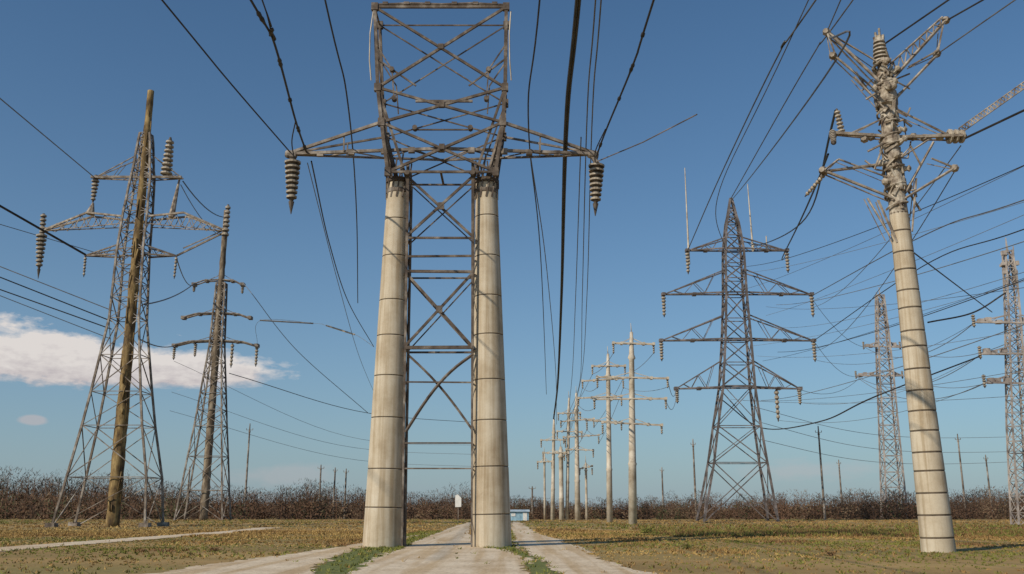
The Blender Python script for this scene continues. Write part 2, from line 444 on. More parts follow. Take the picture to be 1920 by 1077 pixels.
b_.obj('cable_conduit', ['steel_rusty'], tw, O)
# head
b_ = B(); hh = .95; ZT = 27.15
lv = [(18.05, -6.2, -.82), (20.7, -6.6, -.46), (22.6, -6.85, -.36), (ZT, -7.15, -.30)]
def cor(l): return [(l[1], Y0 - hh, l[0]), (l[2], Y0 - hh, l[0]), (l[2], Y0 + hh, l[0]), (l[1], Y0 + hh, l[0])]
for i in range(3):
    A_, C_ = cor(lv[i]), cor(lv[i + 1])
    for k in range(4):
        k2 = (k + 1) % 4; back = .5 if k == 2 else (.6 if k % 2 else 1)
        b_.bar(A_[k], C_[k], .12)
        b_.bar(A_[k], C_[k2], .09 * back); b_.bar(A_[k2], C_[k], .085 * back)
        if i == 2 or k % 2: b_.bar(C_[k], C_[k2], .09 * back)
        b_.box(C_[k], (.17, .12, .2)); b_.box(A_[k], (.15, .1, .22))
    mid = (Vector(A_[0]) + Vector(C_[1]) + Vector(A_[1]) + Vector(C_[0])) / 4
    b_.box(mid, (.14, .1, .14))
y_ = Y0 - hh
b_.path([(-7.15, y_, ZT + .1), (-5.2, y_, ZT + .18), (-3.7, y_, ZT + .12), (-2, y_, ZT + .18), (-.3, y_, ZT + .08)], .09, 6)
for x_ in (-6.6, -5.5, -4.4, -3.0, -1.9, -.9): b_.box((x_, y_, ZT + .18), (.14, .1, .08))
b_.bar((-6.95, y_, 24.2), (-4.9, y_, 22.7), .055); b_.bar((-.34, y_, 24.2), (-2.2, y_, 22.7), .055)
b_.bar((-4.9, y_, 21.85), (-2.0, y_, 21.85), .08); b_.bar((-5.0, y_, 20.3), (-2.0, y_, 20.3), .05)
for sy, r in ((-1, .085), (1, .05)):
    yy_ = Y0 + sy * hh
    b_.bar((-5.22, Y0 + sy * .7, 17.6), (-6.85, yy_, 22.6), r); b_.bar((-1.97, Y0 + sy * .7, 17.6), (-.36, yy_, 22.6), r)
    b_.bar((-5.77, Y0 + sy * .4, 17.7), (-6.6, yy_, 20.7), .10); b_.bar((-1.3, Y0 + sy * .4, 17.7), (-.46, yy_, 20.7), .10)
    b_.bar((-7.0, yy_, 25.0), (-6.15, yy_, 23.6), .045); b_.bar((-.33, yy_, 25.0), (-1.2, yy_, 23.6), .045)
    b_.bar((-6.15, yy_, 23.6), (-6.0, yy_, 22.0), .045); b_.bar((-1.2, yy_, 23.6), (-1.3, yy_, 22.0), .045)
for xx_ in (-5.2, -3.55, -1.95):
    b_.bar((xx_, Y0 - hh, 18.05), (xx_, Y0 + hh, 18.05), .07)
b_.bar((-6.2, Y0 - hh, 18.05), (-.82, Y0 - hh, 18.05), .08); b_.bar((-6.2, Y0 + hh, 18.05), (-.82, Y0 + hh, 18.05), .06)
for x_, z_ in ((-6.15, 23.6), (-1.2, 23.6), (-6.0, 22.0), (-1.3, 22.0), (-4.9, 20.4), (-2.1, 20.4), (-5.22, 18.0), (-1.97, 18.0)):
    b_.lathe((x_, y_ - .12, z_), (x_, y_ + .2, z_), [(0, .13, 0), (1, .13, 0)], 8)
b_.obj('lattice_head', ['steel_rusty'], tw, O)
for xx_ in (-7.3, -.14):
    b_ = B(); b_.path([(xx_ + .08, y_, 26.9), (xx_, y_ - .25, 25.5), (xx_ + .02, y_ - .25, 24.0), (xx_ + .1, y_, 23.0)], .035, 5)
    b_.obj('ground_wire', ['pale_mast'], tw, O)
for cx in (-5.78, -1.30):
    b_ = B()
    for z, r in ((17.76, .62), (17.2, .6)):
        b_.lathe((cx, Y0, z), (cx, Y0, z + .2), [(0, r, 0), (1, r, 0)], 20)
    for i in range(12):
        an = i / 12 * 6.283
        b_.bar((cx + .57 * math.cos(an), Y0 + .57 * math.sin(an), 16.9), (cx + .66 * math.cos(an + .5), Y0 + .66 * math.sin(an + .5), 19.0 + J(.4)), .05)
    b_.obj('column_clamp', ['steel_rusty'], tw, O)
# cross arm
b_ = B()
for sy, r in ((-1, .10), (1, .07)):
    for x0, x1 in ((-3.5, -11.25), (-3.5, 4.1)):
        b_.bar((x0, Y0 + sy * .8, 19.35), (x1, Y0 + sy * .08, 19.36), r)
    for xr, xt in ((-6.6, -11.2), (-.46, 4.05)):
        b_.bar((xr, Y0 + sy * .95, 20.7), (xt, Y0 + sy * .06, 19.46), r)
        xm = lerp(xr, xt, .42)
        b_.bar((xm, Y0 + sy * .55, lerp(20.7, 19.46, .42)), (xm, Y0 + sy * .42, 19.35), .05)
for k in range(10):
    x0 = lerp(-11, 3.8, k / 10); x1 = lerp(-11, 3.8, (k + 1) / 10)
    w0 = .8 * max(.12, 1 - abs(x0 + 3.5) / 7.8); w1 = .8 * max(.12, 1 - abs(x1 + 3.5) / 7.8)
    s_ = 1 if k % 2 else -1
    b_.bar((x0, Y0 + s_ * w0, 19.34), (x1, Y0 - s_ * w1, 19.34), .04)
    b_.box((x0 + J(.3), Y0 - w0, 19.33 + J(.03)), (.16, .1, .14))
for xt in (-11.3, 4.15):
    b_.lathe((xt - .28, Y0, 19.38), (xt + .28, Y0, 19.3), [(0, .17, 0), (.2, .22, 0), (.8, .22, 0), (1, .17, 0)], 10)
b_.bar((4.1, Y0, 19.3), (4.4, Y0, 18.75), .16)
b_.bar((-11.3, Y0, 19.35), (-11.2, Y0, 18.95), .14)
b_.obj('cross_arm', ['steel_arm'], tw, O)
insulator(tw, O, (-11.2, Y0, 19.1), (-11.15, Y0, 16.75), .42, .25, 8, tip=.6)
insulator(tw, O, (4.32, Y0, 18.9), (4.22, Y0, 16.65), .42, .25, 8, tip=.6)
b_ = B(); b_.path([(4.2, 44.9, 18.9), (6.2, 41.5, 18.62), (8.1, 38, 18.5)], .03, 5)
b_.obj('stay_rod', ['steel_dark'], tw, O)

# ------------------------------------------------------------------ round concrete pole
YP = 39.4; OP = (17.35, YP, 0)
pp = thing('transmission_tower', OP, 'single banded concrete pole with tangled rusty steel arms on top', 'pylon')
column((17.35, YP, -.3), (17.1, YP, 14.4), .67, .40, 17, pp, OP, 28, .0048)
b_ = B()
b_.lathe((17.1, YP, 14.2), (17.0, YP, 23.0), [(0, .40, 0), (.15, .36, 0), (.16, .47, 0), (.2, .46, 0), (.21, .34, 0), (.38, .33, 0), (.39, .47, 0), (.43, .45, 0), (.44, .34, 0), (.6, .32, 0), (.61, .46, 0), (.64, .52, 0), (.68, .48, 0), (.69, .36, 0), (.78, .32, 0), (.8, .22, 0), (1, .18, 0)], 14)
for i in range(90):
    z = random.uniform(14.4, 21.6); an = random.uniform(0, 6.28); an2 = an + random.uniform(-1.5, 1.5); dz = random.uniform(.15, .9)
    b_.bar((17.05 + .42 * math.cos(an), YP + .42 * math.sin(an), z), (17.05 + .42 * math.cos(an2), YP + .42 * math.sin(an2), z + dz), random.uniform(.04, .085))
for i in range(14):
    z = random.uniform(15, 21.5); an = random.uniform(3.1, 6.3)
    b_.lathe((17.05 + .3 * math.cos(an), YP + .3 * math.sin(an), z), (17.05 + .75 * math.cos(an), YP + .75 * math.sin(an), z + J(.2)), [(0, .1, 0), (.3, .16, 0), (.6, .1, 0), (.8, .17, 0), (1, .06, 0)], 8)
for i in range(9):
    a0 = random.uniform(0, 6.28); z0 = 14.6 + i * .8
    b_.path([(17.05 + .46 * math.cos(a0 + k * .6), YP + .46 * math.sin(a0 + k * .6), z0 + k * .06) for k in range(12)], .05, 5)
for i in range(7):
    an = i * .9; b_.bar((17.0 + .1 * math.cos(an), YP + .1 * math.sin(an), 22.4), (17.0 + .22 * math.cos(an), YP + .22 * math.sin(an), 23.0 + .15 * (i % 3)), .07, .05, 6)
b_.obj('steel_mast', ['steel_mast'], pp, OP)
insulator(pp, OP, (17.0, YP, 21.6), (16.98, YP, 22.9), .38, .24, 6)
b_ = B()
def st(a, c, r=.06, q=0.0):
    for sy, k in ((-1, 1.0), (1, .5)):
        b_.bar((a[0] + J(.04), YP + sy * .12 + q + J(.04), a[1] + J(.04)), (c[0], YP + sy * .26 + q, c[1] + (J(.12) if sy == 1 else 0)), r * k, r * k * .85, 5)
for a_, c_, r_ in (((14.6, 23.2), (16.9, 20.4), .085), ((14.6, 23.2), (16.7, 21.6), .05), ((14.8, 22.0), (16.8, 19.9), .06), ((14.6, 23.2), (14.8, 22.0), .05), ((15.6, 20.9), (16.9, 19.2), .05),
    ((20.2, 23.8), (17.2, 20.6), .085), ((20.0, 23.95), (17.3, 21.5), .055), ((19.6, 22.1), (17.2, 19.6), .07), ((19.6, 22.1), (19.9, 23.4), .05), ((18.2, 21.4), (19.6, 22.2), .05),
    ((14.5, 18.15), (17, 17.95), .10), ((17, 17.95), (20.2, 18.0), .10), ((15.2, 18.1), (16.9, 18.9), .045), ((19.8, 18.0), (17.3, 19.3), .055), ((19.0, 18.0), (17.3, 16.9), .045),
    ((13.9, 16.35), (16.9, 16.7), .065), ((13.9, 16.35), (16.9, 15.0), .075), ((14.6, 16.9), (16.9, 15.9), .045), ((14.6, 16.9), (13.9, 16.35), .05),
    ((19.8, 16.5), (17.3, 15.0), .07), ((18.9, 17.7), (17.4, 15.3), .055), ((19.8, 16.5), (18.7, 16.9), .05),
    ((15.7, 15.1), (16.5, 13.3), .05), ((16.2, 15.0), (16.8, 13.0), .06), ((18.0, 16.0), (17.5, 13.5), .05)):
    st(a_, c_, r_)
for k in range(8):
    t0 = k / 8; t1 = (k + .5) / 8; t2 = (k + 1) / 8
    P_ = lambda t: (lerp(17.2, 20.2, t), YP - .2, lerp(20.6, 23.8, t)); Q_ = lambda t: (lerp(17.3, 20.0, t), YP - .2, lerp(21.5, 23.95, t))
    b_.bar(P_(t0), Q_(t1), .03); b_.bar(Q_(t1), P_(t2), .03)
for i in range(16):
    a_ = random.choice((-1, 1)); z = random.uniform(15, 22)
    q = random.uniform(-.5, .5)
    b_.path([(17 + a_ * .3, YP + q, z), (17 + a_ * random.uniform(.5, .9), YP + q - .2, z + J(.5)), (17 + a_ * random.uniform(.8, 1.3), YP + q, z + J(.9))], random.uniform(.03, .06), 5)
for x_, z_ in ((14.6, 23.2), (14.8, 22.0), (20.2, 23.8), (19.6, 22.1), (14.5, 18.1), (13.9, 16.4), (19.8, 16.5), (15.9, 17.9), (18.6, 17.95), (19.3, 18.0), (16.2, 18.0), (18.1, 18.0)):
    b_.lathe((x_ - .12, YP - .2, z_), (x_ + .12, YP + .2, z_ + .05), [(0, .12, 0), (.5, .2, 0), (1, .12, 0)], 7)
b_.obj('cross_arm', ['steel_light'], pp, OP)
insulator(pp, OP, (19.6, YP, 18.05), (20.5, YP, 18.05), .34, .30, 3)
insulator(pp, OP, (14.9, YP, 18.2), (14.75, YP, 19.4), .16, .13, 6)
insulator(pp, OP, (14.4, YP - .2, 18.2), (14.05, YP - 1.2, 17.2), .14, .12, 7)
insulator(pp, OP, (14.1, YP, 16.4), (13.5, YP + 1.5, 15.7), .10, .09, 8)
b_ = B(); p0 = Vector((20.2, YP, 18.3)); p1 = Vector((21.6, 35.7, 19.05)); nB = 22
for k in range(nB):
    a_ = p0.lerp(p1, k / nB); c_ = p0.lerp(p1, (k + 1) / nB); w0 = Vector((0, 0, .14))
    b_.bar(a_ + w0, c_ + w0, .028); b_.bar(a_ - w0, c_ - w0, .028)
    b_.bar(a_ + w0, c_ - w0, .03); b_.bar(a_ - w0, a_ + w0, .02)
b_.lathe(p1 - Vector((.1, -.3, .05)), p1 + Vector((.1, -.3, .05)), [(0, .12, 0), (.3, .2, 0), (.7, .2, 0), (1, .1, 0)], 8)
b_.obj('lattice_boom', ['steel_light'], pp, OP)

# ------------------------------------------------------------------ left big lattice tower with pole
YA = 94; OA = (-39, YA, 0)
ta = thing('transmission_tower', OA, 'tall lattice pylon with a yellow-brown round mast up its middle', 'pylon')
b_ = B()
LA = [(-.1, -43.8, -34.9), (4.7, -43.0, -35.3), (9.7, -42.2, -36.3), (20.6, -40.9, -37.9), (28, -40.9, -38.2), (32.1, -40.7, -38.2), (36.2, -40.3, -38.3), (41.0, -39.9, -38.9)]
lattice(b_, LA, YA, lambda z: np.interp(z, [0, 20, 28, 45], [2.4, 1.1, .9, .3]), .14, .052, .7, jit=.4, drop=.12)
for x_ in (-43.8, -34.9):
    for sy in (-1, 1): b_.box((x_, YA + sy * 2.4, .1), (.45, .45, .3))
b_.obj('lattice_mast', ['steel_mid'], ta, OA)
b_ = B(); pr = []
for k in range(61):
    t = k / 60; pr.append((t, lerp(.64, .34, t) * (1 + J(.07)) * (1.12 if k in (15, 31, 44, 45) else 1), 0))
b_.lathe((-38.4, YA - 1.4, -.2), (-39.35, YA, 46.0), pr, 14)
for k in range(40):
    z = random.uniform(1, 44); cx = lerp(-38.4, -39.35, z / 46); cy = YA - 1.4 + 1.4 * z / 46; r = lerp(.66, .36, z / 46)
    an = random.uniform(3.3, 6.1); b_.bar((cx + r * math.cos(an), cy + r * math.sin(an), z), (cx + r * math.cos(an + J(.5)), cy + r * math.sin(an), z + random.uniform(.5, 2.5)), random.uniform(.03, .09))
b_.obj('round_mast', ['brown_pole'], ta, OA, True)
b_ = B()
arm(b_, -40.3, 35.9, 38.2, -44.6, YA, .5, .08, .035, 2); arm(b_, -38.1, 35.9, 38.2, -35.0, YA, .5, .08, .035, 2)
b_.bar((-44.6, YA - .5, 35.9), (-35.0, YA - .5, 35.9), .17)
b_.obj('cross_arm', ['steel_arm'], ta, OA)
b_ = B()
for x0, x1, x2 in ((-49.4, -44.5, -40.8), (-30.0, -34.4, -38.1)):
    for sy in (-.7, .7):
        b_.bar((x0, YA, 30.1), (x1, YA + sy, 31.9), .13); b_.bar((x1, YA + sy, 31.9), (x2, YA + sy, 31.5), .13)
        b_.bar((x0, YA, 30.1), (x2, YA + sy, 30.7), .06)
        for k in range(7):
            t = k / 7; xa = lerp(x0, x2, t); xb = lerp(x0, x2, t + .07); xc = lerp(x0, x2, t + .14)
            zu = lambda x: np.interp(x, *(([x0, x1, x2], [30.1, 31.9, 31.5]) if x0 < x2 else ([x2, x1, x0], [31.5, 31.9, 30.1])))
            b_.bar((xa, YA + sy * .8, lerp(30.1, 30.7, t)), (xb, YA + sy * .8, zu(xb)), .045); b_.bar((xb, YA + sy * .8, zu(xb)), (xc, YA + sy * .8, lerp(30.1, 30.7, t + .14)), .045)
b_.bar((-44.5, YA, 31.9), (-44.3, YA, 33.2), .5, .1, 8); b_.bar((-35.9, YA, 31.6), (-35.4, YA, 35.8), .35, .1, 8)
b_.bar((-40.8, YA, 31.0), (-38.1, YA, 31.0), .12)
b_.obj('cross_arm', ['steel_light'], ta, OA)
b_ = B()
arm(b_, -41.0, 27.4, 28.4, -44.6, YA, .7, .11, .04, 3); arm(b_, -38.2, 27.4, 28.4, -35.0, YA, .7, .11, .04, 3)
b_.bar((-41.0, YA, 27.4), (-38.2, YA, 27.4), .1); b_.bar((-30.1, YA, 30.0), (-35, YA, 27.4), .12); b_.bar((-30.1, YA + .3, 30.4), (-34.5, YA + .3, 28.3), .07)
b_.obj('cross_arm', ['steel_arm'], ta, OA)
insulator(ta, OA, (-49.4, YA, 32.0), (-49.3, YA, 29.6), .32, .28, 5)
insulator(ta, OA, (-49.35, YA, 29.9), (-49.2, YA, 25.9), .55, .30, 8, tip=1.0)
insulator(ta, OA, (-44.3, YA, 36.3), (-44.35, YA, 33.2), .42, .22, 7)
insulator(ta, OA, (-36.85, YA, 36.1), (-36.75, YA, 40.6), .62, .40, 8)
insulator(ta, OA, (-30.0, YA, 33.0), (-30.1, YA, 29.2), .28, .40, 7)
insulator(ta, OA, (-44.5, YA, 27.3), (-44.45, YA, 25.1), .16, .12, 6)
insulator(ta, OA, (-35.0, YA, 27.3), (-35.05, YA, 24.9), .16, .12, 6)

YB = 150; OB = (-48, YB, 0)
tb = thing('transmission_tower', OB, 'slimmer lattice pylon with grey-brown central mast and three short crossarms', 'pylon')
b_ = B()
lattice(b_, [(-.1, -51.9, -44.5), (14.5, -50.2, -45.9), (27.4, -49.0, -47.0), (38, -48.7, -47.3)], YB, lambda z: np.interp(z, [0, 27, 38], [2.2, .9, .6]), .16, .07, .85, jit=.4, drop=.1)
b_.obj('lattice_mast', ['steel_mid'], tb, OB)
b_ = B(); pr = []
for k in range(51):
    t = k / 50; pr.append((t, lerp(.66, .42, t) * (1 + J(.09)) * (1.2 if k in (26, 41) else 1), 0))
b_.lathe((-47.8, YB - 1, -.2), (-48.1, YB, 50.6), pr, 12)
b_.obj('round_mast', ['grey_pole'], tb, OB, True)
for z, l, r, th_ in ((38.1, -52.5, -44.5, .12), (32.5, -53.8, -42.9, .15), (27.9, -54.9, -41.5, .17)):
    b_ = B()
    for sy in (-.5, .5):
        b_.path([(l, YB + sy, z - .35), (lerp(l, -48, .35), YB + sy, z + .25), (-48, YB + sy, z + .45), (lerp(r, -48, .35), YB + sy, z + .2), (r, YB + sy, z - .45)], th_, 6)
    b_.bar((-48, YB, z + 1.5), (lerp(-48, l, .6), YB, z + .2), .06); b_.bar((-48, YB, z + 1.5), (lerp(-48, r, .6), YB, z + .2), .06)
    for e in (l, r): b_.box((e, YB, z - .35), (.3, .6, .25))
    for e in (lerp(-48, l, .55), lerp(-48, r, .5)): b_.box((e, YB, z + .25), (.22, .55, .22))
    b_.bar((-48, YB, z + 1.5), (-48, YB, z), .3)
    b_.obj('cross_arm', ['steel_arm'], tb, OB)
for x_, z_, l_ in ((-54.9, 27.6, 2.4), (-51.5, 27.9, 2.2), (-41.5, 27.5, 3.4), (-45.5, 27.9, 4), (-52.5, 37.8, 1.3), (-44.5, 37.8, 1.6)):
    insulator(tb, OB, (x_, YB, z_), (x_, YB, z_ - l_), .30, .22, 6)

# ------------------------------------------------------------------ dark triangular lattice tower
YD = 134; OD = (31.4, YD, 0)
td = thing('transmission_tower', OD, 'dark steel lattice pylon with four drooping crossarm tiers and pointed top', 'pylon')
b_ = B()
lattice(b_, [(-.1, 26.2, 36.4), (8, 28.1, 35.5), (13.1, 29.0, 35.0), (18.8, 30.1, 34.6), (25.5, 30.8, 34.5), (32.2, 31.3, 34.3), (39.1, 31.6, 34.3), (43.3, 32.1, 33.9), (47.3, 32.95, 33.15)],
        YD, lambda z: np.interp(z, [0, 19, 39, 47], [2.6, 1.5, 1.0, .15]), .20, .08, .85, jit=.3)
b_.obj('lattice_mast', ['steel_dark'], td, OD)
for z, zu, l, r, tl, trr in ((39.1, 40.9, 26.1, 40.9, 31.6, 34.3), (32.4, 36.0, 22.3, 44.1, 31.4, 34.3), (25.5, 29.2, 21.7, 43.9, 30.9, 34.5), (18.5, 22.5, 23.6, 41.4, 30.2, 34.6)):
    b_ = B()
    arm(b_, tl, z + .2, zu, l, YD, .9, .14, .055, 3, z); arm(b_, trr, z + .2, zu, r, YD, .9, .14, .055, 3, z)
    b_.bar((tl, YD - .9, z + .2), (trr, YD - .9, z + .2), .13); b_.bar((tl, YD + .9, z + .2), (trr, YD + .9, z + .2), .13)
    for e in (l, r, lerp(l, tl, .5), lerp(r, trr, .45)): b_.box((e, YD, z + .05), (.28, .45, .22))
    b_.obj('cross_arm', ['steel_dark'], td, OD)
for x_, z_, l_ in ((26.1, 38.9, 3.4), (40.9, 38.9, 3.2), (22.3, 32.2, 3.2), (44.1, 32.2, 3.2), (21.7, 25.3, 2.8), (43.9, 25.3, 2.9), (23.7, 18.4, 2), (41.3, 18.4, 2.2), (38.0, 18.4, 4.6)):
    insulator(td, OD, (x_, YD, z_), (x_, YD, z_ - l_), .34, .24, 6)
b_ = B(); b_.bar((26.3, YD, 37), (26.3, YD, 52.2), .16, .06, 6); b_.obj('lightning_rod', ['pale_mast'], td, OD)
b_ = B(); b_.bar((35.9, YD, 39.0), (35.7, YD, 49.6), .15, .06, 6); b_.bar((35.9, YD, 39.2), (35.9, YD, 40.1), .25); b_.obj('lightning_rod', ['pale_mast'], td, OD)
b_ = B(); b_.bar((38.0, YD, 39.0), (38.0, YD, 41.4), .12, .08, 6); b_.obj('lightning_rod', ['pale_mast'], td, OD)

# ------------------------------------------------------------------ pale multi-arm poles
GR = 'row of pale multi-arm power poles'
def pale(x0, x1, y, ztop, arms, r0, r1):
    o = (x0, y, 0); t_ = thing('power_pole', o, 'pale slender power pole with several short crossarms', 'power pole', GR)
    a_ = B(); a_.lathe((x0, y, -.2), (x1, y, ztop), [(0, r0, 0), (.3, r0 * .9, 0), (.31, r0 * 1.05, 0), (.32, r0 * .86, 0), (.6, lerp(r0, r1, .6), 0), (.85, r1 * 1.2, 0), (.86, r1 * 1.8, 0), (.88, r1 * 1.2, 0), (1, r1 * .7, 0)], 10)
    a_.bar((x1, y, ztop - .1), (x1 - .05, y, ztop + 1.1), .07, .03, 5)
    a_.obj('pole', ['pale_mast'], t_, o, True)
    for z, l, r in arms:
        a_ = B(); xc = lerp(x0, x1, z / ztop); tl = J(.25)
        for sy in (-.3, .3): a_.bar((l, y + sy, z + tl), (r, y + sy, z - tl), .10)
        a_.bar((lerp(xc, l, .6), y, z + tl * .6), (xc, y, z + .7), .06); a_.bar((lerp(xc, r, .6), y, z - tl * .6), (xc, y, z + .7), .06)
        for e, q in ((l, 1), (r, -1), (lerp(l, xc, .45), .5), (lerp(r, xc, .45), -.5)): a_.box((e, y, z + tl * q), (.14, .38, .16))
        a_.obj('cross_arm', ['pale_mast'], t_, o)
    for z, l, r in arms:
        for e in (l, r): insulator(t_, o, (e, y, z - .1), (e, y, z - 1.25), .15, .12, 4)
pale(13.8, 14.3, 110, 22.3, [(20.9, 12.1, 16.9), (16.8, 10.1, 18.4), (14.3, 9.7, 18.1), (11.4, 10.6, 17.5)], .50, .26)
pale(13.0, 13.3, 128, 22.6, [(20.9, 11.1, 15.6), (19, 9.7, 15.3), (16.6, 9.1, 15), (13.3, 10.2, 14.9)], .42, .24)
pale(10.1, 10.2, 148, 19.6, [(15.3, 7.7, 12.9), (12.8, 8.1, 13.6), (10.7, 8.5, 12.7)], .45, .24)
pale(7.75, 7.75, 150, 11.3, [(10.4, 6.6, 8.9)], .42, .30)
pale(6.4, 6.8, 152, 15.9, [(12.5, 4.7, 8.6), (10.4, 5.0, 8.4)], .34, .2)
pale(8.8, 9.4, 154, 19.5, [(17.0, 7.6, 11.2), (14.0, 7.4, 11.4)], .30, .2)
pale(11.9, 11.9, 153, 9.0, [(8.2, 10.9, 12.9)], .22, .16)
pale(5.3, 5.3, 155, 10.5, [(9.2, 4.2, 6.5)], .20, .14)

# ------------------------------------------------------------------ right far lattice towers
def latt_tower(name_label, y, levels, arms, base, mat, rl, rb, hd0, hd1):
    o = (base, y, 0); t_ = thing('transmission_tower', o, name_label, 'pylon')
    a_ = B(); zt = levels[-1][0]
    lattice(a_, levels, y, lambda z: np.interp(z, [0, zt], [hd0, hd1]), rl, rb, .9, jit=.2, drop=.08)
    zc = levels[-1]; xc = (zc[1] + zc[2]) / 2
    a_.bar((xc, y, zt - .2), (xc, y, zt + 1.6), .16, .05)
    for k in range(10): a_.box((xc + J(.9), y + J(.4), zt - random.uniform(0, 5)), (random.uniform(.1, .3), .2, random.uniform(.1, .3)))
    for k in range(4): a_.bar((xc + J(.5), y, zt - 4), (xc + J(.8), y, zt + random.uniform(-1, .8)), .07)
    a_.obj('lattice_mast', [mat], t_, o)
    for z, l, r in arms:
        a_ = B()
        tl = np.interp(z, [q_[0] for q_ in levels], [q_[1] for q_ in levels]); tr_ = np.interp(z, [q_[0] for q_ in levels], [q_[2] for q_ in levels])
        arm(a_, tl, z, z + .8, l, y, .45, rl * .8, rb * .7, 2); arm(a_, tr_, z, z + .8, r, y, .45, rl * .8, rb * .7, 2)
        a_.bar((l, y - .5, z - .05), (r, y - .5, z - .05 + J(.2)), rl * 1.2)
        for q in (.1, .2, .35, .7, .85): a_.box((lerp(l, r, q), y, z + .2 + J(.2)), (.3, .3, random.uniform(.2, .4)))
        a_.obj('cross_arm', [mat], t_, o)
    for z, l, r in arms:
        for e in (l, r): insulator(t_, o, (e, y, z + .9), (e, y, z - .6), .22, .18, 5)
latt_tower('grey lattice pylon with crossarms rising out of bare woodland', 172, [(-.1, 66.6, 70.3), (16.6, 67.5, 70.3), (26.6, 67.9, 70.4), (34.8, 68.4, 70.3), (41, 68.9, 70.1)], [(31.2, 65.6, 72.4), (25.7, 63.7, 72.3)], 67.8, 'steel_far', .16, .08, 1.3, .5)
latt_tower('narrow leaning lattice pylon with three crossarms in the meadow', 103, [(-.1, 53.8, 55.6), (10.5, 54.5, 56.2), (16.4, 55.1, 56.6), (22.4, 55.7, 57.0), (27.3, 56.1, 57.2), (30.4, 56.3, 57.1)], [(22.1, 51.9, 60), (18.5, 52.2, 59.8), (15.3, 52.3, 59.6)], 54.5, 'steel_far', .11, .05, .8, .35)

for x, y, z in ((-46, 165, 16.3), (48.5, 149, 14.5), (30.3, 158, 13.1), (78, 165, 14.5), (86, 172, 11.3), (62, 180, 10.8), (-34.6, 172, 9.5), (-32.0, 172, 9.0), (-30.0, 172, 8.8), (28.4, 180, 9.4), (3.4, 160, 5.4), (-57, 168, 9)):
    a_ = B(); a_.lathe((x, y, -.2), (x, y, z), [(0, .20, 0), (.9, .13, 0), (.91, .2, 0), (.93, .12, 0), (1, .08, 0)], 7)
    w_ = .35 + .25 * random.random(); a_.bar((x - w_, y, z * .93), (x + w_, y, z * .93), .05); a_.bar((x - w_, y, z * .93), (x - w_, y, z * .93 + .3), .05); a_.bar((x + w_, y, z * .93), (x + w_, y, z * .93 + .3), .05)
    meta(a_.obj('utility_pole', ['steel_mid'], origin=(x, y, 0)), 'thin distant utility pole at the edge of the wood', 'utility pole', 'thin distant utility poles')

# ------------------------------------------------------------------ shed and sign
sh = thing('shed', (1.0, 142, 0), 'small light blue shed with pale roof beside the track', 'shed')
a_ = B(); a_.box((1.0, 142, .65), (1.45, 1.4, .65))
for i in range(15): a_.bar((-.4 + i * .2, 140.57, .05), (-.4 + i * .2, 140.57, 1.27), .03)
a_.obj('wall', ['blue_clad'], sh, (1.0, 142, 0))
a_ = B()
a_.v = [(-.6, 140.3, 1.3), (2.6, 140.3, 1.3), (2.6, 143.7, 1.3), (-.6, 143.7, 1.3), (-.6, 142, 1.6), (2.6, 142, 1.6)]
a_.f = [(0, 1, 5, 4), (2, 3, 4, 5), (0, 4, 3), (1, 2, 5), (3, 2, 1, 0)]; a_.m = [0] * 5
a_.obj('roof', ['roof'], sh, (1.0, 142, 0))
a_ = B(); a_.box((1.9, 140.56, .6), (.3, .04, .58)); a_.obj('door', ['white_paint'], sh, (1.0, 142, 0))
a_ = B(); a_.box((.2, 140.56, .85), (.3, .04, .2)); a_.obj('window', ['white_paint'], sh, (1.0, 142, 0))
sg = thing('sign', (-6.65, 118, 0), 'blank white upright board on a thin post beside the track', 'sign')
a_ = B(); a_.v = [(-7.0, 118, 1.9), (-6.25, 118, 1.95), (-6.25, 118, 3.0), (-6.7, 118, 3.45), (-7.0, 118, 3.3), (-7.0, 118.06, 1.9), (-6.25, 118.06, 1.95), (-6.25, 118.06, 3.0), (-6.7, 118.06, 3.45), (-7.0, 118.06, 3.3)]
a_.f = [(0, 1, 2, 3, 4), (9, 8, 7, 6, 5)] + [(k, k + 5, (k + 1) % 5 + 5, (k + 1) % 5) for k in range(5)]; a_.m = [0] * 7
a_.obj('board', ['white_paint'], sg, (-6.65, 118, 0))
a_ = B(); a_.bar((-6.62, 118.12, -.1), (-6.62, 118.12, 3.1), .05); a_.obj('post', ['steel_mid'], sg, (-6.65, 118, 0))

